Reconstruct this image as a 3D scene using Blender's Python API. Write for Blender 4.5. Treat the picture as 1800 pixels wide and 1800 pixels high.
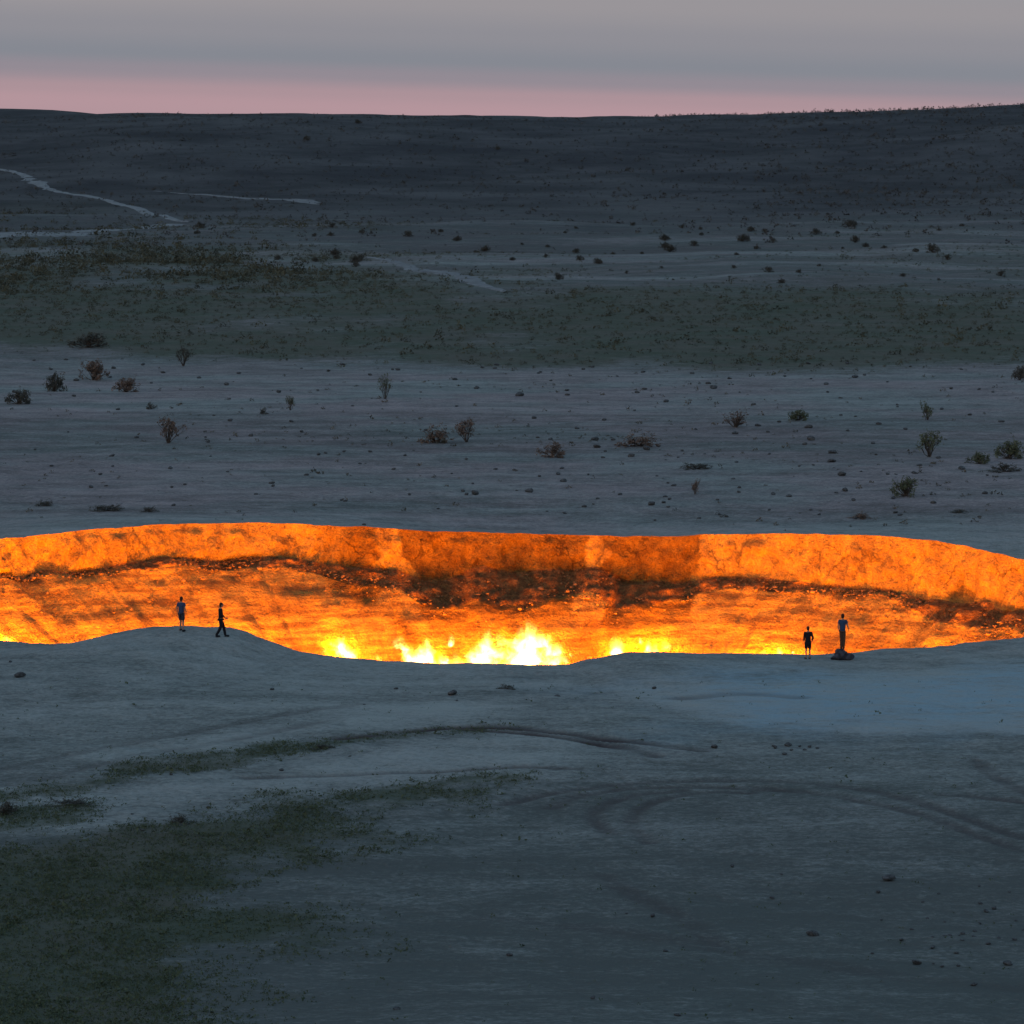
import bpy, bmesh, math, random
import numpy as np
from mathutils import Vector, Matrix

random.seed(7)
rng = np.random.default_rng(11)
S = bpy.context.scene
COL = S.collection
for o in list(bpy.data.objects):
    bpy.data.objects.remove(o)

# ------------------------------------------------------------------ camera
CAM = (0.0, -232.0, 25.4)
FPX, HORIZON = 7100.0, 250.0            # focal length and horizon of the 1800 px photograph
PITCH = math.atan((900.0 - HORIZON) / FPX)
cam = bpy.data.cameras.new('camera')
cam.sensor_width = 36.0
cam.lens = 36.0 * FPX / 1800.0
cam.clip_start, cam.clip_end = 1.0, 20000.0
cam_o = bpy.data.objects.new('camera', cam)
cam_o.location = CAM
cam_o.rotation_euler = (math.pi / 2 - PITCH, 0, 0)
COL.objects.link(cam_o)
S.camera = cam_o

# ------------------------------------------------------------------ exposure
S.view_settings.view_transform = 'Standard'
S.view_settings.look = 'None'
S.view_settings.gamma = 1.0
S.view_settings.use_curve_mapping = False
EXPO = 2.5
S.view_settings.exposure = EXPO
G = 2.0 ** EXPO
S.render.film_transparent = False
S.render.filter_size = 1.9
S.cycles.use_denoising = True
S.cycles.max_bounces = 5
S.cycles.diffuse_bounces = 3
S.cycles.transparent_max_bounces = 96
S.cycles.sample_clamp_indirect = 6.0

# ------------------------------------------------------------------ sky
SUN_EL, SUN_ROT = 1.2, 200.0
W = bpy.data.worlds.new('World')
S.world = W
W.use_nodes = True
nt = W.node_tree
N, L = nt.nodes, nt.links
bg = N['Background']
sky = N.new('ShaderNodeTexSky')
sky.sky_type = 'NISHITA'
sky.sun_disc = False
sky.sun_elevation = math.radians(SUN_EL)
sky.sun_rotation = math.radians(SUN_ROT)
sky.ozone_density = 2.0
tc = N.new('ShaderNodeTexCoord')
sep = N.new('ShaderNodeSeparateXYZ')
L.new(tc.outputs['Generated'], sep.inputs[0])
mp = N.new('ShaderNodeMapping')
mp.inputs['Scale'].default_value = (6, 6, 160)
L.new(tc.outputs['Generated'], mp.inputs[0])
nz = N.new('ShaderNodeTexNoise')
nz.inputs['Scale'].default_value = 1.0
nz.inputs['Detail'].default_value = 3.0
L.new(mp.outputs[0], nz.inputs['Vector'])


def wmath(op, a, b):
    n = N.new('ShaderNodeMath'); n.operation = op
    for i, v in enumerate((a, b)):
        if isinstance(v, (int, float)):
            n.inputs[i].default_value = v
        else:
            L.new(v, n.inputs[i])
    return n.outputs[0]


el = wmath('ADD', sep.outputs['Z'], wmath('MULTIPLY', sep.outputs['X'], 0.026))
el = wmath('ADD', el, wmath('MULTIPLY', wmath('SUBTRACT', nz.outputs['Fac'], 0.5), 0.0022))
band = N.new('ShaderNodeValToRGB')
L.new(wmath('MULTIPLY', el, 1 / 0.06), band.inputs[0])
band.color_ramp.interpolation = 'EASE'


def srgb(r, g, b, k=1.0):
    f = lambda c: (c / 255 / 12.92 if c < 11 else ((c / 255 + 0.055) / 1.055) ** 2.4) * k
    return (f(r), f(g), f(b), 1)


BGS = 0.15
stops = [(0.000, (172, 144, 152)), (0.0075, (180, 149, 156)), (0.0110, (172, 146, 153)), (0.0155, (147, 139, 148)),
         (0.0195, (134, 137, 146)), (0.0260, (143, 142, 149)), (0.0340, (153, 149, 153)), (0.0450, (148, 150, 156)), (0.060, (138, 148, 162))]
cr = band.color_ramp
while len(cr.elements) < len(stops):
    cr.elements.new(0.5)
for e_, (p, c) in zip(cr.elements, stops):
    e_.position = p / 0.06
    e_.color = srgb(*c, k=1 / (BGS * G))
fade = N.new('ShaderNodeMapRange')
fade.interpolation_type = 'SMOOTHSTEP'
fade.inputs['From Min'].default_value = 0.045
fade.inputs['From Max'].default_value = 0.32
fade.inputs['To Max'].default_value = 1.0
L.new(sep.outputs['Z'], fade.inputs['Value'])
mix = N.new('ShaderNodeMix'); mix.data_type = 'RGBA'
L.new(fade.outputs[0], mix.inputs['Factor'])
L.new(band.outputs[0], mix.inputs['A'])
L.new(sky.outputs[0], mix.inputs['B'])
L.new(mix.outputs['Result'], bg.inputs['Color'])
bg.inputs['Strength'].default_value = BGS

# ------------------------------------------------------------------ last soft light of the set sun
sun = bpy.data.lights.new('sun', 'SUN')
sun.energy = 0.035
sun.angle = math.radians(25)
sun.color = (1.0, 0.86, 0.78)
sun_o = bpy.data.objects.new('sun', sun)
sun_o.rotation_euler = (math.radians(80), 0, math.radians(-SUN_ROT + 180 - 40))
COL.objects.link(sun_o)


# ================================================================== numpy helpers
def h3(ix, iy, iz, seed):
    n = (ix.astype(np.int64) * 374761393 + iy.astype(np.int64) * 668265263 + iz.astype(np.int64) * 974634529 + seed * 144269504) & 0xFFFFFFFF
    n = ((n ^ (n >> 13)) * 1274126177) & 0xFFFFFFFF
    n = ((n ^ (n >> 16)) * 2246822519) & 0xFFFFFFFF
    return ((n ^ (n >> 15)) & 0xFFFFFF) / float(0xFFFFFF) * 2 - 1


def vnoise(x, y, z, seed):
    x, y, z = np.broadcast_arrays(np.asarray(x, float), np.asarray(y, float), np.asarray(z, float))
    ix, iy, iz = np.floor(x), np.floor(y), np.floor(z)
    fx, fy, fz = x - ix, y - iy, z - iz
    u, v, w = [f * f * f * (f * (f * 6 - 15) + 10) for f in (fx, fy, fz)]
    r = 0
    for dz in (0, 1):
        wz = w if dz else 1 - w
        for dy in (0, 1):
            wy = v if dy else 1 - v
            for dx in (0, 1):
                r = r + (u if dx else 1 - u) * wy * wz * h3(ix + dx, iy + dy, iz + dz, seed)
    return r


def fbm(x, y, z=0.0, octv=4, seed=1, gain=0.5):
    a, r, f = 1.0, 0.0, 1.0
    for i in range(octv):
        r = r + a * vnoise(np.asarray(x) * f, np.asarray(y) * f, np.asarray(z) * f, seed + i * 17)
        a *= gain; f *= 2.03
    return r


def sst(a, b, x):
    t = np.clip((np.asarray(x, float) - a) / (b - a), 0, 1)
    return t * t * (3 - 2 * t)


def mesh_np(name, verts, faces, smooth=True):
    """verts (n,3), faces (m,k) of one arity."""
    verts = np.asarray(verts, np.float32); faces = np.asarray(faces, np.int32)
    me = bpy.data.meshes.new(name)
    me.vertices.add(len(verts)); me.vertices.foreach_set('co', verts.ravel())
    k = faces.shape[1]
    me.loops.add(faces.size); me.loops.foreach_set('vertex_index', faces.ravel())
    me.polygons.add(len(faces))
    me.polygons.foreach_set('loop_start', np.arange(0, faces.size, k, dtype=np.int32))
    me.polygons.foreach_set('loop_total', np.full(len(faces), k, np.int32))
    me.update(calc_edges=True)
    me.polygons.foreach_set('use_smooth', np.full(len(faces), smooth))
    return me


def attr(me, name, vals):
    a = me.attributes.new(name, 'FLOAT', 'POINT')
    a.data.foreach_set('value', np.asarray(vals, np.float32))


def link(name, me, mat=None, parent=None, kind=None, label=None, cat=None, group=None, loc=None):
    o = bpy.data.objects.new(name, me)
    COL.objects.link(o)
    if mat is not None and me is not None and not me.materials:
        me.materials.append(mat)
    if parent is not None:
        o.parent = parent
    if kind: o['kind'] = kind
    if label: o['label'] = label
    if cat: o['category'] = cat
    if group: o['group'] = group
    if loc is not None: o.location = loc
    return o


# ================================================================== the lie of the land
RX, RY = 39.0, 33.0
# distance from the camera along +Y  ->  ground height
PROF = np.array([(-900, 20), (-60, 23.5), (0, 23.6), (20, 19), (60, 9.6), (85, 4.6), (105, 1.6), (120, 0.5), (140, 0), (462, 0), (480, 0.5), (520, 1.6), (600, 2.6), (800, 3.0),
                 (1000, 3.2), (1200, 4.6), (1400, 9), (1600, 19.5), (1800, 33.0), (1930, 38.0), (2050, 37.5), (2300, 30), (2700, 22), (6000, 10)], float)
pd = np.arange(-900, 6000, 5.0)
pz = np.interp(pd, PROF[:, 0], PROF[:, 1])
kern = np.exp(-np.linspace(-2.2, 2.2, 9) ** 2); kern /= kern.sum()
pz = np.convolve(np.pad(pz, 4, 'edge'), kern, 'valid')
SKYLINE = np.array([(-900, 190), (-200, 205), (0, 206), (90, 203), (200, 198), (320, 196.5), (440, 198), (900, 203), (1200, 204), (1350, 201), (1500, 196), (1600, 192), (1700, 188), (1800, 182), (2300, 168), (3000, 180)], float)


def base_z(x, y):
    x = np.asarray(x, float); y = np.asarray(y, float)
    d = y - CAM[1]
    z = np.interp(d, pd, pz)
    # the far ridge follows the skyline
    u = 900 + x / np.maximum(d, 50) * FPX
    ys = np.interp(u, SKYLINE[:, 0], SKYLINE[:, 1])
    want = CAM[2] + (HORIZON - ys) / FPX * 1930
    z = z + sst(1350, 1900, d) * (want - 38.0) * (1 - sst(2100, 2600, d))
    # a second, farther ridge shows over the left end of the first
    z = z + 28.0 * np.exp(-((d - 2900) / 260) ** 2) * sst(560, 60, u)
    # undulation
    near = 1 - sst(420, 620, d)
    z = z + 0.16 * near * fbm(x / 21, y / 21, 0, 3, 5) * sst(20, 110, d)
    z = z + sst(470, 700, d) * 0.7 * fbm(x / 46, y / 70, 0, 4, 9)
    z = z + sst(1250, 1600, d) * (1 - sst(1750, 1900, d)) * 2.2 * fbm(x / 120, y / 160, 0, 4, 23)
    z = z + sst(700, 1000, d) * (1 - sst(1150, 1350, d)) * 0.8 * fbm(x / 160, y / 60, 0, 3, 31)
    return z


NEAR = np.array([(-300, 1085), (0, 1125), (60, 1132), (140, 1130), (180, 1122), (230, 1107), (280, 1101), (340, 1100), (410, 1103), (440, 1113), (480, 1130), (530, 1146), (600, 1156), (700, 1163), (800, 1166),
                 (900, 1168), (1000, 1168), (1040, 1158), (1100, 1146), (1250, 1148), (1430, 1150), (1500, 1147), (1560, 1140), (1650, 1137), (1720, 1128), (1800, 1120), (2100, 1080)], float)
FAR = np.array([(-300, 985), (0, 947), (60, 942), (140, 932), (220, 926), (300, 921), (400, 919), (480, 919), (560, 923), (640, 926), (700, 929), (760, 934), (900, 937), (1000, 940), (1100, 943), (1180, 943),
                (1250, 939), (1330, 938), (1420, 938), (1550, 942), (1630, 949), (1700, 960), (1750, 972), (1800, 984), (2000, 1040)], float)


def project(x, y, z):
    dy, dz = y - CAM[1], z - CAM[2]
    c, s = math.cos(PITCH), math.sin(PITCH)
    dep = dy * c - dz * s
    up = dy * s + dz * c
    return 900 + FPX * x / dep, 900 - FPX * up / dep, dep


TH = np.linspace(-math.pi, math.pi, 2881)
rimk = 1 + 0.012 * fbm(np.cos(TH) * 5, np.sin(TH) * 5, 0, 4, 3)
rx_, ry_ = RX * rimk * np.cos(TH), RY * rimk * np.sin(TH)
pu, pv, pdp = project(rx_, ry_, 0 * TH)
wantv = np.where(np.sin(TH) < 0, np.interp(pu, NEAR[:, 0], NEAR[:, 1]), np.interp(pu, FAR[:, 0], FAR[:, 1]))
rimz = (pv - wantv) * pdp / FPX
fadeout = sst(0.10, 0.45, np.abs(np.sin(TH)))
rimz = rimz * fadeout
k2 = np.hanning(15); k2 /= k2.sum()
rimz = np.convolve(np.pad(rimz, 7, 'wrap'), k2, 'valid')
rimz = rimz + 0.035 * fbm(rx_ / 0.9, ry_ / 0.9, 0, 3, 41)


def rim_k(th): return np.interp(th, TH, rimk)
def rim_h(th): return np.interp(th, TH, rimz)


def plan(x, y):
    """elliptic angle and signed distance outside the rim (metres, roughly)."""
    th = np.arctan2(y / RY, x / RX)
    k = np.hypot(x / RX, y / RY)
    kr = rim_k(th)
    rad = np.hypot(RX * np.cos(th), RY * np.sin(th))
    return th, (k - kr) * rad


def ground_z(x, y):
    th, dist = plan(x, y)
    dd = np.maximum(dist, 0)
    h = rim_h(th)
    far = np.sin(th) > 0
    fall = np.where(far, np.exp(-(dd / 14.0) ** 1.5), np.exp(-(dd / 9.0) ** 1.6))
    b = base_z(x, y)
    return b * (1 - np.exp(-(dd / 6.0) ** 2)) + h * fall


def at(px, py, lo=95.0, hi=4200.0):
    """the point of the ground seen at pixel (px, py) of the photograph"""
    c, s = math.cos(PITCH), math.sin(PITCH)
    a, b = (px - 900) / FPX, (900 - py) / FPX
    def hit(t):
        x = a * t; y = CAM[1] + (c + b * s) * t; z = CAM[2] + (b * c - s) * t
        g = ground_z(x, y)
        i = int(np.argmax(z < g))
        return (len(t) - 1 if i == 0 else i), z, g
    t = np.geomspace(lo, hi, 420)
    i, z, g = hit(t)
    t = np.linspace(t[i - 1], t[i], 24)
    i, z, g = hit(t)
    e0, e1 = z[i - 1] - g[i - 1], z[i] - g[i]
    f = e0 / (e0 - e1 + 1e-9)
    tt = t[i - 1] + (t[i] - t[i - 1]) * f
    X, Y = a * tt, CAM[1] + (c + b * s) * tt
    return np.array([X, Y, float(ground_z(np.array([X]), np.array([Y]))[0])])


def spline(pts, n=24):
    p = np.array(pts, float)
    p = np.vstack([2 * p[0] - p[1], p, 2 * p[-1] - p[-2]])
    out = []
    for i in range(1, len(p) - 2):
        t = np.linspace(0, 1, n, endpoint=False)[:, None]
        a, b, c, d = p[i - 1], p[i], p[i + 1], p[i + 2]
        out.append(0.5 * ((2 * b) + (-a + c) * t + (2 * a - 5 * b + 4 * c - d) * t ** 2 + (-a + 3 * b - 3 * c + d) * t ** 3))
    out.append(p[-2][None])
    return np.vstack(out)


def poly_dist(x, y, pts):
    d = np.full(x.shape, 1e9)
    for (ax, ay), (bx, by) in zip(pts[:-1], pts[1:]):
        ex, ey = bx - ax, by - ay
        t = np.clip(((x - ax) * ex + (y - ay) * ey) / (ex * ex + ey * ey + 1e-9), 0, 1)
        d = np.minimum(d, np.hypot(x - ax - t * ex, y - ay - t * ey))
    return d


def poly_sd(x, y, pts):
    pts = np.asarray(pts); c = np.vstack([pts, pts[:1]])
    d = poly_dist(x, y, c)
    ins = np.zeros(x.shape, bool)
    for (ax, ay), (bx, by) in zip(c[:-1], c[1:]):
        m = (ay > y) != (by > y)
        with np.errstate(divide='ignore', invalid='ignore'):
            xx = (bx - ax) * (y - ay) / (by - ay) + ax
        ins ^= m & (x < xx)
    return np.where(ins, d, -d)


TRACKS = [  # (pixels, half width m, strength)
    ([(600, 1297), (700, 1286), (790, 1278), (870, 1276), (960, 1283), (1060, 1297), (1150, 1308), (1235, 1318)], 0.33, 1.05),
    ([(820, 1280), (900, 1285), (1000, 1297), (1090, 1312), (1150, 1328)], 0.32, 1.05),
    ([(430, 1366), (600, 1361), (760, 1356), (900, 1348), (1010, 1350)], 0.22, 0.7),
    ([(890, 1412), (960, 1395), (1060, 1380), (1180, 1372), (1330, 1372), (1450, 1378), (1560, 1396), (1660, 1424), (1800, 1474)], 0.26, 0.62),
    ([(970, 1420), (1010, 1400), (1090, 1386), (1230, 1382), (1380, 1388), (1480, 1400), (1590, 1424), (1680, 1452), (1800, 1496)], 0.26, 0.58),
    ([(1075, 1468), (1045, 1440), (1058, 1416), (1110, 1398), (1200, 1388)], 0.24, 0.58),
    ([(1140, 1480), (1112, 1450), (1122, 1424), (1160, 1404), (1240, 1392), (1320, 1392)], 0.24, 0.62),
    ([(1715, 1336), (1755, 1368), (1820, 1400)], 0.27, 0.65),
    ([(1640, 1394), (1730, 1402), (1820, 1412)], 0.27, 0.65),
    ([(1060, 1540), (1120, 1575), (1190, 1608), (1260, 1660)], 0.30, 0.4),
    ([(0, 1352), (160, 1318), (330, 1288), (500, 1256), (640, 1238)], 0.30, 0.35),
    ([(60, 1372), (230, 1330), (420, 1298), (560, 1268)], 0.30, 0.35),
    ([(860, 1612), (1100, 1640), (1400, 1690), (1800, 1740)], 0.5, 0.3),
    ([(1200, 1226), (1300, 1219), (1400, 1226)], 0.5, 0.5),
]
TR = [(spline([at(*p)[:2] for p in px], 14), w, s) for px, w, s in TRACKS]
GRASS = [
    [(-250, 1530), (-100, 1500), (0, 1482), (150, 1468), (260, 1447), (400, 1424), (520, 1402), (640, 1386), (800, 1368), (860, 1366), (780, 1400), (660, 1430), (640, 1466), (560, 1500), (440, 1540), (380, 1570), (470, 1590),
     (600, 1600), (560, 1640), (440, 1690), (400, 1740), (360, 1810), (300, 1840), (-300, 1840)],
    [(-200, 1408), (0, 1392), (140, 1370), (260, 1344), (420, 1318), (560, 1302), (700, 1286), (860, 1275), (880, 1282), (740, 1294), (600, 1312), (480, 1336), (430, 1350), (330, 1362), (230, 1376), (100, 1398), (-150, 1430)],
    [(-200, 1440), (0, 1424), (90, 1412), (170, 1406), (190, 1420), (160, 1446), (80, 1458), (-200, 1480)],
]
GR = [np.array([at(*p)[:2] for p in g]) for g in GRASS]
PALE = [np.array([at(*p)[:2] for p in g]) for g in (
    [(1080, 1210), (1300, 1195), (1800, 1175), (2100, 1180), (2100, 1285), (1800, 1290), (1500, 1285), (1250, 1255)],
    [(-100, 1384), (200, 1392), (420, 1360), (880, 1300), (1150, 1330), (900, 1360), (640, 1376), (400, 1412), (120, 1455), (-100, 1470)],
    [(150, 1330), (500, 1270), (760, 1230), (900, 1240), (700, 1275), (380, 1312)])]


def grass_mask(x, y):
    m = np.zeros(x.shape)
    wob = 1.6 * fbm(x / 3.2, y / 4.5, 0, 4, 77)
    for g in GR:
        w = 2.4 if g is GR[0] else 1.0
        m = np.maximum(m, sst(-w, w, poly_sd(x, y, g) + wob * (1.6 if g is GR[0] else 0.7)) * (1 if g is GR[0] else 0.8))
    return m


def far_veg(x, y):
    """low scrub cover beyond the flat, by distance and bearing"""
    d = y - CAM[1]
    u = 900 + x / np.maximum(d, 50) * FPX
    edge = 464 + 20 * fbm(x / 30, y / 60, 0, 4, 51) + np.interp(u, [0, 900, 1800], [22, 0, -6])
    v = sst(-16, 24, d - edge) * (1 - 0.55 * sst(560, 760, d) * sst(300, 1100, u))
    v = v * (1 - sst(560, 740, d) * 0.4 * sst(200, 900, u))
    v = v * (1 - 0.6 * sst(800, 900, d) * (1 - sst(1180, 1300, d)))
    v = v + sst(1150, 1450, d) * 0.35
    v = v * np.clip(1.0 + 0.5 * fbm(x / 16, y / 38, 0, 4, 57), 0.25, 1.1)
    return np.clip(v + 0.28 * fbm(x / 35, y / 60, 0, 4, 55) * sst(440, 500, d), 0, 1)


# ================================================================== node helpers
class Mat:
    def __init__(self, name, rough=0.95, spec=0.1):
        self.m = bpy.data.materials.new(name)
        self.m.use_nodes = True
        self.t = self.m.node_tree
        self.b = self.t.nodes['Principled BSDF']
        self.b.inputs['Roughness'].default_value = rough
        self.b.inputs['Specular IOR Level'].default_value = spec
        self.geo = None

    def n(self, kind, **kw):
        nd = self.t.nodes.new(kind)
        for k, v in kw.items():
            if hasattr(nd, k) and k not in ('Scale', 'Detail', 'Roughness'):
                setattr(nd, k, v)
            else:
                nd.inputs[k].default_value = v
        return nd

    def l(self, a, b):
        self.t.links.new(a, b)

    def pos(self):
        if self.geo is None:
            self.geo = self.n('ShaderNodeTexCoord')
        return self.geo.outputs['Object']

    def noise(self, scale, detail=4, rough=0.55, stretch=(1, 1, 1)):
        mp = self.n('ShaderNodeMapping')
        mp.inputs['Scale'].default_value = tuple(scale * s for s in stretch)
        self.l(self.pos(), mp.inputs[0])
        nd = self.n('ShaderNodeTexNoise')
        nd.inputs['Scale'].default_value = 1
        nd.inputs['Detail'].default_value = detail
        nd.inputs['Roughness'].default_value = rough
        self.l(mp.outputs[0], nd.inputs['Vector'])
        return nd.outputs['Fac']

    def attr(self, name):
        nd = self.n('ShaderNodeAttribute'); nd.attribute_name = name
        return nd.outputs['Fac']

    def math(self, op, a, b=0.0):
        nd = self.n('ShaderNodeMath'); nd.operation = op
        for i, v in enumerate((a, b)):
            if isinstance(v, (int, float)): nd.inputs[i].default_value = v
            else: self.l(v, nd.inputs[i])
        return nd.outputs[0]

    def rng(self, v, a, b, c=0.0, d=1.0):
        nd = self.n('ShaderNodeMapRange'); nd.interpolation_type = 'SMOOTHSTEP'
        for k, q in (('From Min', a), ('From Max', b), ('To Min', c), ('To Max', d)): nd.inputs[k].default_value = q
        self.l(v, nd.inputs['Value'])
        return nd.outputs[0]

    def mix(self, f, a, b, mode='MIX'):
        nd = self.n('ShaderNodeMix'); nd.data_type = 'RGBA'; nd.blend_type = mode
        for k, v in (('Factor', f), ('A', a), ('B', b)):
            i = nd.inputs[k] if k == 'Factor' else nd.inputs[6 if k == 'A' else 7]
            if isinstance(v, (int, float)): i.default_value = v
            elif isinstance(v, tuple): i.default_value = v if len(v) == 4 else (*v, 1)
            else: self.l(v, i)
        return nd.outputs[2]

    def base(self, c):
        if isinstance(c, tuple): self.b.inputs['Base Color'].default_value = (*c, 1)
        else: self.l(c, self.b.inputs['Base Color'])

    def bump(self, h, dist, strength=1.0):
        nd = self.n('ShaderNodeBump')
        nd.inputs['Distance'].default_value = dist
        nd.inputs['Strength'].default_value = strength
        self.l(h, nd.inputs['Height'])
        self.l(nd.outputs[0], self.b.inputs['Normal'])


def simple(name, col, var=0.25, scale=6.0, rough=0.9):
    m = Mat(name, rough)
    n = m.noise(scale, 3)
    m.base(m.mix(m.rng(n, 0.3, 0.7), tuple(c * (1 - var) for c in col), tuple(c * (1 + var) for c in col)))
    return m.m


# ------------------------------------------------------------------ ground material
gm = Mat('desert_soil', 0.97, 0.05)
n_big = gm.noise(0.045, 5, 0.6)
n_mid = gm.noise(0.32, 5, 0.62)
n_wide = gm.noise(0.16, 5, 0.6, (0.35, 1.0, 1.0))
n_fine = gm.noise(2.6, 4, 0.7)
pale = gm.attr('pale')
tone = gm.math('ADD', pale, gm.math('MULTIPLY', gm.math('SUBTRACT', n_wide, 0.5), 0.8))
tone = gm.math('ADD', tone, gm.math('MULTIPLY', gm.math('SUBTRACT', n_mid, 0.5), 0.7))
n_grit = gm.noise(5.5, 3, 0.8)
n_streak = gm.noise(0.9, 6, 0.75, (0.55, 1.0, 1.0))
tone = gm.math('ADD', tone, gm.math('MULTIPLY', gm.math('SUBTRACT', n_fine, 0.5), 1.0))
tone = gm.math('ADD', tone, gm.math('MULTIPLY', gm.math('SUBTRACT', n_grit, 0.5), 0.95))
tone = gm.math('ADD', tone, gm.math('MULTIPLY', gm.math('SUBTRACT', n_streak, 0.5), 0.7))
soil = gm.mix(gm.rng(tone, 0.0, 1.0), (0.108, 0.111, 0.095), (0.340, 0.340, 0.294))
soil = gm.mix(gm.math('MULTIPLY', gm.attr('salt'), gm.rng(n_streak, 0.3, 0.65, 0.1, 0.8)), soil, (0.25, 0.36, 0.39))
soil = gm.mix(gm.math('MULTIPLY', gm.rng(n_big, 0.36, 0.60, 0.1, 1.0), gm.attr('mauve')), soil, gm.mix(1.0, soil, (1.17, 0.93, 0.97), 'MULTIPLY'))
vegn = gm.math('ADD', gm.attr('veg'), gm.math('MULTIPLY', gm.math('SUBTRACT', gm.noise(0.5, 6, 0.75), 0.5), 1.7))
vcol = gm.mix(gm.rng(gm.noise(0.12, 4), 0.35, 0.65), (0.070, 0.080, 0.046), (0.104, 0.092, 0.062))
soil = gm.mix(gm.rng(vegn, 0.15, 0.95, 0, 0.82), soil, vcol)
soil = gm.mix(gm.attr('ridge'), soil, gm.mix(gm.rng(gm.noise(0.014, 7, 0.68), 0.36, 0.68), (0.042, 0.038, 0.039), (0.104, 0.094, 0.088)))
trk = gm.math('MULTIPLY', gm.attr('track'), gm.rng(n_fine, 0.25, 0.55, 0.72, 1.0))
soil = gm.mix(gm.math('MULTIPLY', trk, 0.9), soil, (0.066, 0.047, 0.043))
gm.base(soil)
hgt = gm.math('ADD', gm.math('MULTIPLY', n_fine, 0.35), n_mid)
gm.bump(hgt, 0.55, 0.8)


def build_ground():
    hx, hy = 46.0, 40.0
    core = np.arange(-hx, hx + 1e-6, 0.25)
    g = [0.0]; st = 0.25
    while g[-1] < 3600:
        st *= 1.058; g.append(g[-1] + st)
    g = np.array(g[1:])
    xs = np.concatenate([-(hx + g)[::-1], core, hx + g])
    cy = np.linspace(-hy, hy, 230)
    fg = np.arange(-hy - 0.24, -128, -0.24)
    bk = []; st = 0.38; p = fg[-1]
    while p > -900:
        st *= 1.12; p -= st; bk.append(p)
    fr = []; st = 0.32; p = hy
    while p < 5200:
        st *= 1.0185; p += st; fr.append(p)
    ys = np.concatenate([np.array(bk)[::-1], fg[::-1], cy, np.array(fr)])
    nx, ny = len(xs), len(ys)
    i0, i1 = int(np.argmin(abs(xs + hx))), int(np.argmin(abs(xs - hx)))
    j0, j1 = int(np.argmin(abs(ys + hy))), int(np.argmin(abs(ys - hy)))
    X, Y = np.meshgrid(xs, ys)
    idx = np.arange(nx * ny).reshape(ny, nx)
    q = np.stack([idx[:-1, :-1], idx[:-1, 1:], idx[1:, 1:], idx[1:, :-1]], -1)
    keep = np.ones((ny - 1, nx - 1), bool); keep[j0:j1, i0:i1] = False
    faces = q[keep]
    loop = np.concatenate([idx[j0, i0:i1], idx[j0:j1, i1], idx[j1, i1:i0:-1], idx[j1:j0:-1, i0]])   # anticlockwise
    bx, by = X.ravel()[loop], Y.ravel()[loop]
    th = np.arctan2(by / RY, bx / RX)
    kr = rim_k(th)
    ex, ey = RX * kr * np.cos(th), RY * kr * np.sin(th)
    nr = 44
    rows = [loop]; vx, vy = [X.ravel()], [Y.ravel()]
    cnt = nx * ny
    for r in range(1, nr + 1):
        f = 1 - (1 - r / nr) ** 1.7
        vx.append(bx + (ex - bx) * f); vy.append(by + (ey - by) * f)
        rows.append(np.arange(cnt, cnt + len(loop))); cnt += len(loop)
    for a, b in zip(rows[:-1], rows[1:]):
        faces = np.vstack([faces, np.stack([a, np.roll(a, -1), np.roll(b, -1), b], -1)])
    x, y = np.concatenate(vx), np.concatenate(vy)
    used = np.zeros(len(x), bool); used[faces.ravel()] = True
    remap = np.cumsum(used) - 1
    faces = remap[faces]; rim_ids = remap[rows[-1]]
    x, y = x[used], y[used]
    z = ground_z(x, y)
    d = y - CAM[1]
    _, dist = plan(x, y)
    loc = (d > 95) & (d < 216) & (np.abs(x) < 60)
    z = z + np.where((d < 330) & (d > 90) & (np.abs(x) < 70), 0.035 * fbm(x / 1.7, y / 2.2, 0, 3, 61), 0) * sst(0.0, 1.5, dist)
    trk = np.zeros(len(x)); veg = far_veg(x, y)
    xl, yl = x[loc], y[loc]
    t = np.zeros(len(xl))
    for pts, w, s in TR:
        m = (xl > pts[:, 0].min() - 3) & (xl < pts[:, 0].max() + 3) & (yl > pts[:, 1].min() - 3) & (yl < pts[:, 1].max() + 3)
        dd = poly_dist(xl[m], yl[m], pts)
        t[m] = np.maximum(t[m], s * np.exp(-(dd / (w * 1.5)) ** 4) * np.clip(0.92 + 0.45 * fbm(xl[m] / 2.5, yl[m] / 2.5, 0, 2, 59), 0.4, 1.1))
    trk[loc] = t
    z = z - 0.12 * trk
    gmk = grass_mask(xl, yl)
    veg[loc] = gmk * 0.92
    dn = d + 150 * fbm(x / 90, y / 260, 0, 4, 97) * sst(560, 1000, d)
    pal = np.interp(dn, [100, 112, 135, 150, 165, 180, 200, 266, 278, 292, 320, 335, 372, 384, 440, 470, 640, 700, 820, 1050, 1200, 2500],
                    [0.02, 0.06, 0.14, 0.25, 0.40, 0.53, 0.58, 0.62, 0.38, 0.48, 0.46, 0.34, 0.36, 0.52, 0.50, 0.36, 0.18, 0.18, 0.15, 0.12, 0.10, 0.10])
    pl = np.zeros(len(xl))
    for g_ in PALE:
        pl = np.maximum(pl, sst(-2.5, 2.5, poly_sd(xl, yl, g_) + 1.5 * fbm(xl / 4, yl / 6, 0, 3, 88)))
    pal[loc] += 0.34 * pl
    salt = np.zeros(len(x))
    salt[loc] = sst(-7, 8, poly_sd(xl, yl, PALE[0]) + 5 * fbm(xl / 6, yl / 9, 0, 4, 89))
    u = 900 + x / np.maximum(d, 50) * FPX
    # bare pale streaks of the clay pans far out
    pal = pal + 0.30 * sst(0.15, 0.7, fbm(x / 110, y / 24, 0, 4, 93)) * sst(500, 700, d) * (1 - sst(1250, 1450, d))
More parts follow.
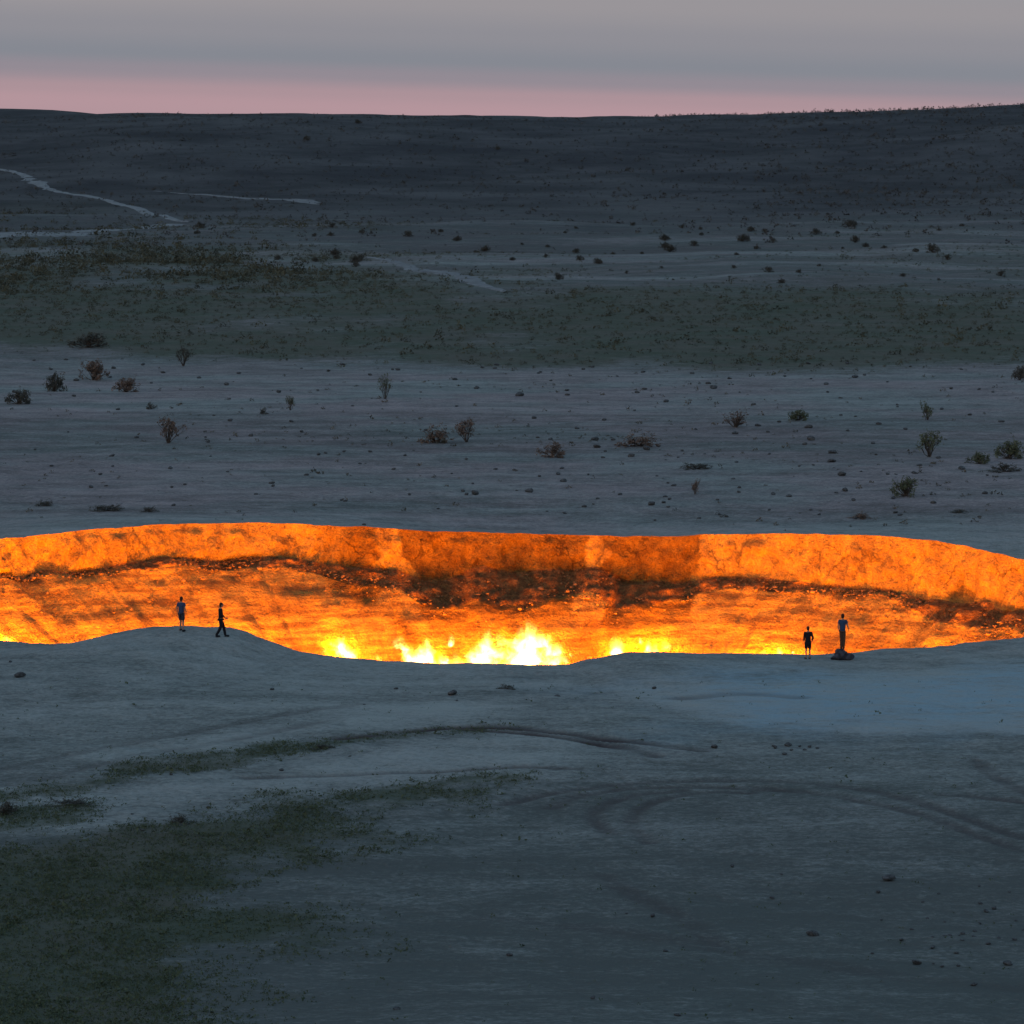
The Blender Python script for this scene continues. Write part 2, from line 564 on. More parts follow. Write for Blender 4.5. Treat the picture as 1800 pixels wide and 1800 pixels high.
    me = mesh_np('ground', np.stack([x, y, z], 1), faces)
    attr(me, 'pale', pal); attr(me, 'veg', veg); attr(me, 'track', trk); attr(me, 'salt', salt); attr(me, 'mauve', 0.12 + 0.88 * sst(230, 285, d) * (1 - 0.4 * sst(400, 480, d)))
    attr(me, 'ridge', np.clip(sst(720, 1450, dn) * 0.92, 0, 1))
    link('ground', me, gm.m, kind='structure')
    return np.stack([x, y, z], 1)[rim_ids]


RIM = build_ground()

# ================================================================== the crater
LEDGE = np.array([(-300, 1030), (0, 1012), (100, 1007), (180, 998), (270, 987), (340, 985), (480, 985), (550, 993), (650, 1000), (700, 1008), (790, 1020), (850, 1001), (950, 1003), (1060, 1004), (1100, 1020), (1200, 1022),
                  (1250, 1016), (1350, 1018), (1440, 1025), (1530, 1035), (1620, 1055), (1700, 1065), (1800, 1074), (2100, 1110)], float)
BENCH = np.array([(-300, 0.5), (0, 0.4), (150, 0.6), (260, 1.1), (400, 1.3), (520, 2.0), (620, 3.0), (800, 3.6), (1000, 3.9), (1100, 3.4), (1220, 2.2), (1320, 1.4), (1450, 0.9), (1600, 1.1), (1720, 2.2), (1800, 2.4), (2100, 2.0)], float)


def crater_params(th):
    kr = rim_k(th)
    x, y = RX * kr * np.cos(th), RY * kr * np.sin(th)
    h = rim_h(th)
    u, v, dep = project(x, y, h)
    wv = np.interp(u, LEDGE[:, 0], LEDGE[:, 1])
    far = sst(0.05, 0.35, np.sin(th))
    h1 = np.clip((wv - v) * dep / FPX, 1.8, 4.6) * far + 3.2 * (1 - far)
    h1 = h1 + 0.22 * fbm(np.cos(th) * 14, np.sin(th) * 14, 0, 4, 101)
    run = np.interp(u, BENCH[:, 0], BENCH[:, 1]) * far + 1.0 * (1 - far)
    run = run * (1 + 0.35 * fbm(np.cos(th) * 9, np.sin(th) * 9, 0, 3, 103))
    run = np.clip(run, 0.25, 6)
    return h, h1, run


FLOOR = -21.0
BSL = 0.38          # bench falls this much per metre
SLOPE = 0.86


def crater_profile(th, t):
    """depth of the crater ground t metres in from the rim (below the wall)"""
    h, h1, run = crater_params(th)
    z0 = h - h1
    z = np.where(t < 0.5 + run, z0 - BSL * np.maximum(t - 0.5, 0), z0 - BSL * run - SLOPE * (t - 0.5 - run))
    return np.maximum(z, FLOOR)


cm = Mat('baked_clay', 0.95, 0.08)
wallf = cm.attr('wall'); rub = cm.attr('rubble')
cn = cm.noise(0.9, 6, 0.65)
cstreak = cm.noise(1.0, 6, 0.68, (0.9, 0.9, 0.5))
cstrata = cm.noise(1.0, 5, 0.6, (0.25, 0.25, 3.2))
cfine = cm.noise(5.5, 4, 0.7)
wc = cm.mix(cm.rng(cstreak, 0.34, 0.68), (0.28, 0.165, 0.050), (0.50, 0.315, 0.070))
vor = cm.n('ShaderNodeTexVoronoi'); vor.feature = 'DISTANCE_TO_EDGE'; vor.inputs['Scale'].default_value = 0.42
wob = cm.n('ShaderNodeTexNoise'); wob.inputs['Scale'].default_value = 1.3; wob.inputs['Detail'].default_value = 4
cm.l(cm.pos(), wob.inputs['Vector'])
vadd = cm.n('ShaderNodeVectorMath'); vadd.operation = 'MULTIPLY_ADD'; vadd.inputs[1].default_value = (1.4, 1.4, 1.4)
cm.l(wob.outputs['Color'], vadd.inputs[0]); cm.l(cm.pos(), vadd.inputs[2]); cm.l(vadd.outputs[0], vor.inputs['Vector'])
crack = cm.math('MULTIPLY', cm.rng(vor.outputs['Distance'], 0.0, 0.05, 1.0, 0.0), cm.rng(cm.noise(0.35, 3), 0.45, 0.62))
wc = cm.mix(cm.math('MULTIPLY', crack, 0.75), wc, (0.10, 0.055, 0.025))
wc = cm.mix(cm.rng(cfine, 0.30, 0.50, 0.65, 0.0), wc, (0.12, 0.060, 0.022))
sc_ = cm.mix(cm.rng(cm.math('ADD', cm.math('MULTIPLY', cn, 0.4), cm.math('MULTIPLY', cstrata, 0.6)), 0.38, 0.62), (0.22, 0.120, 0.042), (0.52, 0.325, 0.075))
sc_ = cm.mix(cm.rng(cfine, 0.3, 0.5, 0.4, 0.0), sc_, (0.12, 0.060, 0.022))
rc = cm.mix(cm.rng(cm.noise(2.2, 6, 0.7), 0.36, 0.66), (0.19, 0.084, 0.030), (0.36, 0.180, 0.062))
cc = cm.mix(wallf, sc_, wc)
cc = cm.mix(cm.rng(cm.math('ADD', rub, cm.math('MULTIPLY', cm.math('SUBTRACT', cn, 0.5), 0.8)), 0.3, 0.7), cc, rc)
cc = cm.mix(cm.math('MULTIPLY', cm.attr('painted_shade'), cm.rng(cn, 0.3, 0.6, 0.75, 1.0)), cc, cm.mix(1.0, cc, (0.46, 0.38, 0.34), 'MULTIPLY'))  # shade put into the clay colour, since the fires leave this stretch too bright
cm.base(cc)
cm.bump(cm.math('ADD', cm.math('MULTIPLY', cm.noise(1.6, 6, 0.7), 0.9), cm.math('MULTIPLY', cfine, 0.35)), 0.9, 0.9)


def build_crater():
    a = RIM; b = np.roll(RIM, -1, 0)
    rim = np.empty((2 * len(a), 3)); rim[0::2] = a; rim[1::2] = (a + b) / 2
    th = np.arctan2(rim[:, 1] / RY, rim[:, 0] / RX)
    rad = np.hypot(rim[:, 0], rim[:, 1])
    h, h1, run = crater_params(th)
    h = rim[:, 2]
    n = len(th)
    nw, nb, ns, nf = 30, 16, 56, 10
    T, Z, WF, RB = [], [], [], []
    lin = lambda a_, b_, f: a_ + (b_ - a_) * f
    for i in range(nw):
        f = i / (nw - 1)
        T.append(0.5 * f ** 1.3 + 0 * th); Z.append(h - h1 * f); WF.append(1 - sst(0.86, 1.0, f) * np.ones(n)); RB.append(sst(0.9, 1, f) * np.ones(n))
    for i in range(1, nb + 1):
        f = i / nb
        T.append(0.5 + run * f); Z.append(h - h1 - BSL * run * f ** 1.15); WF.append(0 * th); RB.append((1 - sst(0.75, 1.05, f)) * np.clip(run / 1.6, 0.25, 1))
    tb, zb = T[-1], Z[-1]
    tf = (zb - FLOOR) / SLOPE
    for i in range(1, ns + 1):
        f = (i / ns) ** 1.5
        T.append(tb + tf * f); Z.append(lin(zb, FLOOR, f)); WF.append(0 * th); RB.append(0.10 * np.ones(n))
    for i in range(1, nf + 1):
        f = i / nf
        T.append(lin(tb + tf, rad * 0.995, f)); Z.append(FLOOR + 0 * th); WF.append(0 * th); RB.append(0.3 + 0 * th)
    T, Z, WF, RB = [np.array(v) for v in (T, Z, WF, RB)]
    k = 1 - T / rad
    X, Y = rim[:, 0] * k, rim[:, 1] * k
    hmid = np.clip((h - Z) / 0.5, 0, 1)
    arc = th * 36
    # vertical fluting and slumps on the wall, spurs and gullies on the slope
    sl = sst(0.0, 2.5, T - (0.5 + run))
    flut = 0.34 * fbm(X / 1.6, Y / 1.6, Z / 5.0, 4, 201) + 0.20 * fbm(X / 0.5, Y / 0.5, Z / 0.8, 3, 211)
    ridge = 1 - np.abs(fbm(arc / 3.6 + 0 * X, T / 13.0, 0, 3, 221)) * 2
    rough = 0.34 * fbm(X / 1.3, Y / 1.3, Z / 0.8, 4, 231)
    step = 0.12 * fbm(X / 6, Y / 6, Z / 0.55, 3, 241)
    dis = WF * flut * hmid + (1 - WF) * (rough * (0.22 + 0.78 * RB) + sl * (0.26 * ridge + step))
    dis = dis * sst(0.0, 0.12, T)
    ux, uy = -rim[:, 0] / rad, -rim[:, 1] / rad
    floor_ = 1 - sst(FLOOR + 0.3, FLOOR + 3, Z)
    X = X + ux * dis * (1 - 0.6 * sl) * (1 - floor_); Y = Y + uy * dis * (1 - 0.6 * sl) * (1 - floor_)
    Z = Z + dis * (0.15 * WF + 0.65 * (1 - WF)) + floor_ * 0.35 * fbm(X / 2.5, Y / 2.5, 0, 4, 251)
    X[0], Y[0], Z[0] = rim.T
    R_ = len(T)
    idx = np.arange(R_ * n).reshape(R_, n)
    f = np.stack([idx[:-1], np.roll(idx[:-1], -1, 1), np.roll(idx[1:], -1, 1), idx[1:]], -1).reshape(-1, 4)
    me = mesh_np('crater', np.stack([X, Y, Z], -1).reshape(-1, 3), f)
    # shade painted on the middle wall, with unshaded gaps and shaded gullies below
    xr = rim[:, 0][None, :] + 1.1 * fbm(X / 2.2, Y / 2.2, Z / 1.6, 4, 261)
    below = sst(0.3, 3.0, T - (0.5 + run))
    painted_shade = sst(-13.5, -11.0, xr) * (1 - sst(11.8, 12.6, xr))
    painted_shade = painted_shade * (1 - 0.9 * sst(-9.3, -8.8, xr) * (1 - sst(-6.9, -6.5, xr))) * (1 - 0.95 * sst(4.6, 5.2, xr) * (1 - sst(6.3, 6.6, xr)))
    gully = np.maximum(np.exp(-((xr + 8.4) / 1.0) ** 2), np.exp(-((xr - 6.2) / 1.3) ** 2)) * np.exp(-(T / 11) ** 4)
    painted_shade = np.clip(np.maximum(painted_shade * (1 - below), gully * below), 0, 1) * sst(0, 0.3, np.sin(th)) * (1 - 0.75 * RB)
    attr(me, 'painted_shade', painted_shade.ravel())
    attr(me, 'wall', WF.ravel()); attr(me, 'rubble', RB.ravel())
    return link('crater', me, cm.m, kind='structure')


crater = build_crater()


def rock_mesh(name, seed, sub=2, flat=0.62):
    bm = bmesh.new()
    bmesh.ops.create_icosphere(bm, subdivisions=sub, radius=0.5)
    co = np.array([v.co for v in bm.verts])
    d = 1 + 0.30 * fbm(co[:, 0] * 2.1 + seed, co[:, 1] * 2.1, co[:, 2] * 2.1, 3, seed)
    co = co * d[:, None]
    # a few cleaved faces
    r = np.random.default_rng(seed)
    for _ in range(5):
        nrm = r.normal(size=3); nrm /= np.linalg.norm(nrm)
        lim = r.uniform(0.28, 0.42)
        over = np.maximum(co @ nrm - lim, 0)
        co -= over[:, None] * nrm * 0.9
    co[:, 2] *= flat
    for v, c in zip(bm.verts, co): v.co = c
    me = bpy.data.meshes.new(name); bm.to_mesh(me); bm.free()
    for p in me.polygons: p.use_smooth = False
    return me


def rubble():
    src = [np.array([v.co for v in m.vertices]) for m in (rock_mesh('r', 301 + i, 1) for i in range(4))]
    tri = [np.array([p.vertices for p in m.polygons]) for m in (rock_mesh('r', 301 + i, 1) for i in range(4))]
    V, F, c = [], [], 0
    n = 3200
    TH_ = rng.uniform(0.02, math.pi - 0.02, n)
    _, h1, run = crater_params(TH_)
    T_ = 0.5 + run * rng.uniform(0.0, 1.15, n) + np.where(rng.random(n) < 0.35, rng.exponential(2.0, n), 0)
    KR = rim_k(TH_); X_, Y_ = RX * KR * np.cos(TH_), RY * KR * np.sin(TH_)
    K_ = 1 - T_ / np.hypot(X_, Y_)
    Z_ = crater_profile(TH_, T_)
    for i in range(n):
        x, y, k, z = X_[i], Y_[i], K_[i], Z_[i]
        s = min(rng.lognormal(-2.05, 0.45), 0.45)
        a = rng.uniform(0, 6.28); ca, sa = math.cos(a), math.sin(a)
        m = i % 4
        v = src[m] * s * rng.uniform(0.7, 1.3, 3)
        v = np.stack([v[:, 0] * ca - v[:, 1] * sa, v[:, 0] * sa + v[:, 1] * ca, v[:, 2]], 1) + (x * k, y * k, z + 0.08)
        V.append(v); F.append(tri[m] + c); c += len(v)
    me = mesh_np('rubble', np.vstack(V), np.vstack(F), False)
    link('rubble', me, simple('rubble_stone', (0.22, 0.120, 0.050), 0.35, 0.8), crater, kind='stuff')


rubble()

# ================================================================== fires
fm = bpy.data.materials.new('flame')
fm.use_nodes = True
ft = fm.node_tree
for n_ in list(ft.nodes): ft.nodes.remove(n_)
fo = ft.nodes.new('ShaderNodeOutputMaterial')
ad = ft.nodes.new('ShaderNodeAddShader')
tr = ft.nodes.new('ShaderNodeBsdfTransparent')
em = ft.nodes.new('ShaderNodeEmission')
ftc = ft.nodes.new('ShaderNodeTexCoord')
fsp = ft.nodes.new('ShaderNodeSeparateXYZ')
ft.links.new(ftc.outputs['Object'], fsp.inputs[0])
fcr = ft.nodes.new('ShaderNodeValToRGB')
ft.links.new(fsp.outputs['Z'], fcr.inputs[0])
fcr.color_ramp.elements[0].color = (1, 0.62, 0.26, 1); fcr.color_ramp.elements[0].position = 0.0
fcr.color_ramp.elements[1].color = (0.05, 0.006, 0.0, 1); fcr.color_ramp.elements[1].position = 1.0
e_ = fcr.color_ramp.elements.new(0.45); e_.color = (0.75, 0.33, 0.07, 1)
fnz = ft.nodes.new('ShaderNodeTexNoise'); fnz.inputs['Scale'].default_value = 2.6; fnz.inputs['Detail'].default_value = 4
ft.links.new(ftc.outputs['Object'], fnz.inputs['Vector'])
fmr = ft.nodes.new('ShaderNodeMapRange'); fmr.inputs['From Min'].default_value = 0.32; fmr.inputs['From Max'].default_value = 0.68
fmr.inputs['To Min'].default_value = 0.0; fmr.inputs['To Max'].default_value = 0.75 / G
ft.links.new(fnz.outputs['Fac'], fmr.inputs['Value'])
ft.links.new(fcr.outputs[0], em.inputs['Color'])
ft.links.new(fmr.outputs[0], em.inputs['Strength'])
ft.links.new(tr.outputs[0], ad.inputs[0]); ft.links.new(em.outputs[0], ad.inputs[1]); ft.links.new(ad.outputs[0], fo.inputs[0])
fm.cycles.emission_sampling = 'NONE'


def tongue_mesh(i):
    """a flame as seven nested ragged shells of glowing gas, so that its edge is soft"""
    r = np.random.default_rng(900 + i)
    nr, ns = 15, 12
    V, F, c = [], [], 0
    lx0 = np.cumsum(r.normal(0, 0.035, nr)); ly0 = np.cumsum(r.normal(0, 0.035, nr))
    a = np.linspace(0, 2 * math.pi, ns, endpoint=False)
    for k in range(7):
        q = 0.22 + 0.16 * k
        top = 0.45 + 0.55 * (k + 1) / 7
        z = np.linspace(0, 1, nr)
        prof = 0.42 * q * (z + 0.10) ** 0.35 * (1 - z) ** 0.9
        A, Zg = np.meshgrid(a, z)
        rad = prof[:, None] * (1 + 0.75 * fbm(np.cos(A) * 1.3 + i * 3, np.sin(A) * 1.3, Zg * 3.2 + k * 0.35, 3, 911 + i))
        V.append(np.stack([rad * np.cos(A) + lx0[:, None], rad * np.sin(A) + ly0[:, None], Zg * top], -1).reshape(-1, 3))
        idx = np.arange(nr * ns).reshape(nr, ns) + c
        F.append(np.stack([idx[:-1], np.roll(idx[:-1], -1, 1), np.roll(idx[1:], -1, 1), idx[1:]], -1).reshape(-1, 4))
        c += nr * ns
    me = mesh_np('flame_tongue', np.vstack(V), np.vstack(F))
    me.materials.append(fm)
    return me


TONGUES = [tongue_mesh(i) for i in range(6)]


def crater_at(x, y):
    th, dist = plan(np.array([x]), np.array([y]))
    return float(crater_profile(th, -dist)[0])


FIRE_COL = (1.0, 0.245, 0.003)


def fire(x, y, wide, tall, count, power, label, group=None, depth=None, lamp_h=0.85):
    z = crater_at(x, y)
    root = link('gas_fire', None, loc=(x, y, z), label=label, cat='fire', group=group)
    for i in range(count):
        dx = rng.normal(0, 0.42) * wide / 2; dy = rng.normal(0, 0.42) * (depth or wide * 0.5) / 2
        q = max(0.35, 1 - (abs(dx) / (wide * 0.6)) ** 2)
        s = tall * min(1.0, rng.uniform(0.25, 1.05)) * q
        o = link('flame_tongue', TONGUES[i % 6], parent=root)
        o.location = (dx, dy, crater_at(x + dx, y + dy) - z - 0.1)
        w = s * rng.uniform(0.6, 1.5)
        o.scale = (w, w, s)
        o.rotation_euler = (rng.normal(0, 0.12), rng.normal(0, 0.12), rng.uniform(0, 6.28))
    if power:
        l = bpy.data.lights.new('fire_glow', 'POINT')
        l.energy = power; l.color = FIRE_COL; l.shadow_soft_size = 0.35
        lo = bpy.data.objects.new('fire_glow', l); COL.objects.link(lo)
        lo.parent = root; lo.location = (0, -0.5, lamp_h)
    return root


def fx(px, y): return (px - 900) / FPX * (y - CAM[1])


PW = 0.66
# fires seen over the near rim
for px, y, wd, tl, n_, pw, lb in [
    (752, 24.4, 5.4, 1.5, 60, 1300, 'left part of the broad white hot fire in the crater middle'),
    (845, 24.0, 5.8, 1.55, 70, 1300, 'middle of the broad white hot fire seen over the lowest rim'),
    (932, 24.2, 5.2, 2.0, 80, 2000, 'tallest white hot fire, right part of the broad central blaze'),
    (596, 23.6, 2.6, 1.35, 36, 900, 'small white fire on the left, apart from the central blaze'),
    (1087, 25.3, 0.4, 1.7, 10, 400, 'thin upright flame right of the central blaze'),
    (1150, 25.2, 3.2, 1.0, 30, 900, 'low yellow flames just right of the thin upright flame'),
    (1345, 23.3, 4.4, 0.8, 26, 900, 'low yellow flames before the right hand slope, left of the people'),
    (30, 12.0, 3.0, 1.4, 14, 1200, 'low yellow flames at the left edge of the crater'),
]:
    fire(fx(px, y), y, wd, tl, n_, pw * PW, lb)
# burning floor of the pit, hidden below the near rim
for i, (x, y, pw) in enumerate([(-25, 4, 9000), (-13, -5, 1500), (0, -6, 800), (13, -5, 1500), (25, 3, 9000), (-26, -5, 5000), (26, -5, 5000)]):
    fire(x, y, 3.6, 3.6, 9, pw * PW, 'gas fire burning on the pit floor behind the near rim', 'fires on the crater floor', lamp_h=2.0)
# side fires that light the end walls
for x, y, pw, lb in [(-29, 9, 1800, 'fire at the foot of the left end wall'), (-24, 16, 1700, 'fire on the slope below the left wall'), (-17, 21, 1500, 'fire on the slope left of the people on the mound'),
                     (30, 8, 2000, 'fire at the foot of the right end wall'), (24, 16, 1900, 'fire on the slope below the right wall'), (16, 21.5, 1700, 'fire on the slope behind the boulder')]:
    fire(x, y, 2.2, 1.1, 9, pw * PW, lb, lamp_h=0.9)

# ================================================================== dirt roads far out
rm2 = simple('faint_road_dust', (0.20, 0.187, 0.172), 0.25, 0.4, 0.97)
rm = Mat('road_dust', 0.97, 0.05)
rn = rm.noise(0.5, 4, 0.6)
rm.base(rm.mix(rm.rng(rn, 0.3, 0.7), (0.18, 0.172, 0.158), (0.29, 0.275, 0.25)))


def road(pix, widths, label, mat=None):
    p = spline([at(*q)[:2] for q in pix], 30)
    w = np.interp(np.linspace(0, 1, len(p)), np.linspace(0, 1, len(widths)), widths)
    w = w * (1 + 0.30 * fbm(np.arange(len(p)) / 4.0, 0 * w, 0, 3, 401))
    tg = np.gradient(p, axis=0); tg /= np.linalg.norm(tg, axis=1)[:, None] + 1e-9
    nrm = np.stack([-tg[:, 1], tg[:, 0]], 1)
    m = 7
    off = np.linspace(-1, 1, m)
    P = p[:, None, :] + nrm[:, None, :] * (off[None, :, None] * w[:, None, None] / 2)
    x, y = P[..., 0].ravel(), P[..., 1].ravel()
    z = ground_z(x, y) + np.tile(np.where(np.abs(off) > 0.9, -0.05, 0.14), len(p))
    idx = np.arange(len(p) * m).reshape(-1, m)
    F = np.stack([idx[:-1, :-1], idx[:-1, 1:], idx[1:, 1:], idx[1:, :-1]], -1).reshape(-1, 4)
    me = mesh_np('dirt_road', np.stack([x, y, z], 1), F)
    link('dirt_road', me, mat or rm.m, kind='structure', label=label)


road([(-60, 294), (30, 304), (60, 318), (90, 334), (150, 344), (200, 356), (250, 370), (300, 384), (335, 390)], [3.0, 4.0, 6.5, 4.0, 3.6, 3.6, 4.0, 3.0, 1.5], 'narrow pale dirt road climbing the dark slope at left')
road([(-120, 421), (0, 413), (100, 410), (200, 404), (290, 397), (330, 396)], [14, 16, 15, 11, 7, 3], 'broad pale dirt road crossing the left edge')
road([(640, 452), (690, 460), (740, 476), (790, 482), (830, 496), (890, 514)], [1, 2.5, 4.0, 4.5, 3.5, 1], 'short pale track running down behind the scrub in the middle', rm2)
road([(270, 336), (380, 344), (460, 350), (530, 353), (560, 360)], [1, 3, 6, 9, 1], 'faint pale track across the upper left plain', rm2)

# ================================================================== shrubs and stones
M_twig = simple('dry_twig', (0.085, 0.065, 0.052), 0.3, 9)
M_leaf = [simple('leaf_green', (0.105, 0.112, 0.062), 0.35, 5), simple('leaf_brown', (0.165, 0.112, 0.082), 0.35, 5), simple('leaf_dark', (0.082, 0.078, 0.062), 0.35, 5), simple('leaf_pale', (0.105, 0.110, 0.072), 0.3, 5)]


def shrub_meshes(seed, dens=1.0, spread=1.0, upright=1.0, leaves=420):
    """unit shrub: 1 wide, 1 high: branching twigs and small leaf sprays"""
    r = np.random.default_rng(seed)
    TV, TF, LV, LF = [], [], [], []

    def tube(a, b, ra, rb):
        a, b = np.array(a), np.array(b)
        d = b - a; d /= np.linalg.norm(d) + 1e-9
        u = np.cross(d, (0.3, 0.9, 0.2)); u /= np.linalg.norm(u); v = np.cross(d, u)
        c = len(TV) and sum(len(t) for t in TV)
        ring = lambda p, q: [p + q * (math.cos(k * 2.094) * u + math.sin(k * 2.094) * v) for k in range(3)]
        TV.append(np.array(ring(a, ra) + ring(b, rb)))
        for k in range(3):
            TF.append((c + k, c + (k + 1) % 3, c + 3 + (k + 1) % 3, c + 3 + k))

    ends = []
    for i in range(int(16 * dens)):
        az = r.uniform(0, 6.283); tilt = r.uniform(0.15, 1.15) * spread
        ln = r.uniform(0.38, 0.60)
        d = np.array([math.cos(az) * math.sin(tilt), math.sin(az) * math.sin(tilt), math.cos(tilt) * 1.25 * upright])
        p0 = np.array([r.normal(0, 0.03), r.normal(0, 0.03), -0.05]); p1 = p0 + d * ln * 0.55 + r.normal(0, 0.03, 3)
        tube(p0, p1, 0.022, 0.014)
        for j in range(3):
            p2 = p1 + (d + r.normal(0, 0.45, 3)) * ln * 0.42
            p2[2] = max(p2[2], 0.06)
            tube(p1, p2, 0.013, 0.006)
            for k in range(2):
                p3 = p2 + (d * 0.6 + r.normal(0, 0.5, 3)) * ln * 0.25
                p3[2] = max(p3[2], 0.04)
                tube(p2, p3, 0.007, 0.003)
                ends.append(p3)
            ends.append(p2)
    ends = np.array(ends)
    for i in range(leaves):
        c = ends[r.integers(len(ends))] + r.normal(0, 0.038, 3)
        c[2] = max(c[2], 0.02)
        s = r.uniform(0.020, 0.052)
        u = r.normal(size=3); u /= np.linalg.norm(u); v = np.cross(u, r.normal(size=3)); v /= np.linalg.norm(v) + 1e-9
        b = 4 * i
        LV += [c + u * s, c + v * s * 0.6, c - u * s, c - v * s * 0.6]
        LF.append((b, b + 1, b + 2, b + 3))
    t = mesh_np('stems', np.vstack(TV), np.array(TF)); f = mesh_np('foliage', np.array(LV), np.array(LF), False)
    return t, f


KINDS = {'round': (1, dict(dens=1.5, spread=1.15, leaves=1500)), 'wispy': (2, dict(dens=0.9, spread=0.9, upright=1.2, leaves=700)), 'flat': (3, dict(dens=1.2, spread=1.45, upright=0.8, leaves=1000)), 'bare': (4, dict(dens=1.3, spread=1.0, leaves=420)),
         'tree': (5, dict(dens=0.8, spread=0.75, upright=1.5, leaves=420))}
SH = {}
for k_, (sd, kw) in KINDS.items():
    for v_ in range(3):
        SH[k_, v_] = shrub_meshes(sd * 50 + v_, **kw)
LEAFED = {}


def shrub(px, py, wpx, hpx, kind, leaf, label, group=None, var=None):
    p = at(px, py)
    d = p[1] - CAM[1]
    w, h = wpx / FPX * d, hpx / FPX * d
    var = rng.integers(3) if var is None else var
    t, f = SH[kind, var]
    key = (kind, var, leaf)
    if key not in LEAFED:
        ff = f.copy(); ff.materials.append(M_leaf[leaf]); LEAFED[key] = ff
        if not t.materials: t.materials.append(M_twig)
    root = link('desert_shrub', None, loc=tuple(p), label=label, cat='shrub', group=group)
    root.rotation_euler = (0, 0, rng.uniform(0, 6.28)); root.scale = (w, w, h * 1.15)
    link('stems', t, parent=root); link('foliage', LEAFED[key], parent=root)


for a in [
    (32, 710, 40, 28, 'round', 2, 'dark round shrub nearest the left edge on the flat'),
    (95, 688, 32, 38, 'round', 2, 'tall dark shrub second from the left edge, narrower than it is high'),
    (165, 668, 42, 36, 'round', 1, 'reddish brown domed shrub in the middle of the left cluster'),
    (221, 689, 40, 28, 'round', 1, 'dark brown bushy shrub at the right end of the left cluster'),
    (322, 643, 28, 28, 'wispy', 2, 'dark shrub at the scrub edge above the left cluster'),
    (155, 611, 52, 28, 'round', 2, 'wide dim shrub standing in the scrub above the left cluster'),
    (296, 779, 44, 38, 'wispy', 1, 'open twiggy brown shrub standing alone below the left cluster'),
    (677, 701, 26, 32, 'tree', 0, 'small tree like shrub on a thin stem left of centre'),
    (510, 721, 18, 24, 'wispy', 3, 'pale thin shrub between the left cluster and the tree like shrub'),
    (768, 778, 46, 36, 'flat', 1, 'rusty ragged shrub, left one of the touching pair'),
    (820, 777, 40, 34, 'wispy', 1, 'brown ragged shrub, right one of the touching pair'),
    (972, 803, 46, 30, 'flat', 1, 'brown domed shrub below the centre of the flat'),
    (1125, 784, 62, 26, 'flat', 1, 'low sprawling dead shrub among loose stones'),
    (1293, 751, 46, 30, 'bare', 1, 'bare purplish brown shrub right of centre'),
    (1402, 739, 32, 22, 'round', 0, 'small rounded green shrub right of the bare purplish one'),
    (1634, 803, 46, 42, 'wispy', 0, 'tall loose green shrub left of the pair at the right edge'),
    (1722, 815, 32, 24, 'round', 0, 'low green shrub, left one of the group at the right edge'),
    (1773, 806, 44, 36, 'round', 0, 'tall green shrub, upper one of the group at the right edge'),
    (1764, 829, 42, 18, 'flat', 2, 'flat dark shrub, lowest of the group at the right edge'),
    (1592, 873, 42, 34, 'round', 0, 'rounded green shrub nearest the right far rim'),
    (1630, 738, 24, 28, 'wispy', 0, 'small loose shrub high on the right of the flat'),
    (1222, 869, 16, 24, 'wispy', 1, 'thin reddish plant standing close to the far rim'),
    (1792, 668, 24, 28, 'round', 2, 'dark shrub cut by the right edge near the scrub line'),
    (1225, 824, 48, 14, 'flat', 2, 'very low dark sprawling shrub between centre and right'),
    (265, 719, 18, 13, 'flat', 2, 'tiny dark tuft below the left cluster of shrubs'),
    (463, 728, 12, 14, 'flat', 2, 'tiny dark tuft beside the pale thin shrub'),
    (80, 889, 26, 13, 'flat', 2, 'low dark clump above the far rim near the left edge'),
    (188, 898, 52, 15, 'flat', 2, 'long low dark clump above the left far rim'),
    (262, 900, 24, 13, 'flat', 2, 'small dark clump right of the long low one above the rim'),
    (1515, 912, 32, 14, 'flat', 1, 'rusty low clump just above the right far rim'),
    (1685, 902, 26, 10, 'flat', 2, 'low dark tuft above the right end of the far rim'),
    (10, 1432, 34, 24, 'round', 2, 'dark bushy plant at the left edge before the crater'),
    (318, 1446, 34, 18, 'flat', 2, 'dark low plant at the upper edge of the foreground grass'),
    (120, 1415, 60, 14, 'flat', 2, 'long dark low plant on the small grass patch at left'),
    (891, 1211, 24, 10, 'flat', 2, 'brown flat tussock below the lowest part of the near rim'),
    (566, 1316, 30, 10, 'flat', 2, 'dark tussock in the grassy strip left of the wheel tracks'),
]:
    shrub(*a)

ROCKS = [rock_mesh('stone', 500 + i, 2) for i in range(5)]
M_stone = simple('dark_stone', (0.080, 0.078, 0.074), 0.4, 4)
for m_ in ROCKS: m_.materials.append(M_stone)


def stone(px, py, wpx, label, group, hpx=None):
    p = at(px, py)
    d = p[1] - CAM[1]
    w = wpx / FPX * d
    o = link('stone', ROCKS[rng.integers(5)], loc=(p[0], p[1], p[2] + 0.18 * w), label=label, cat='stone', group=group)
    o.rotation_euler = (rng.normal(0, 0.15), rng.normal(0, 0.15), rng.uniform(0, 6.28))
    k = rng.uniform(0.8, 1.15)
    o.scale = (w * k, w / k, w * rng.uniform(0.8, 1.1))


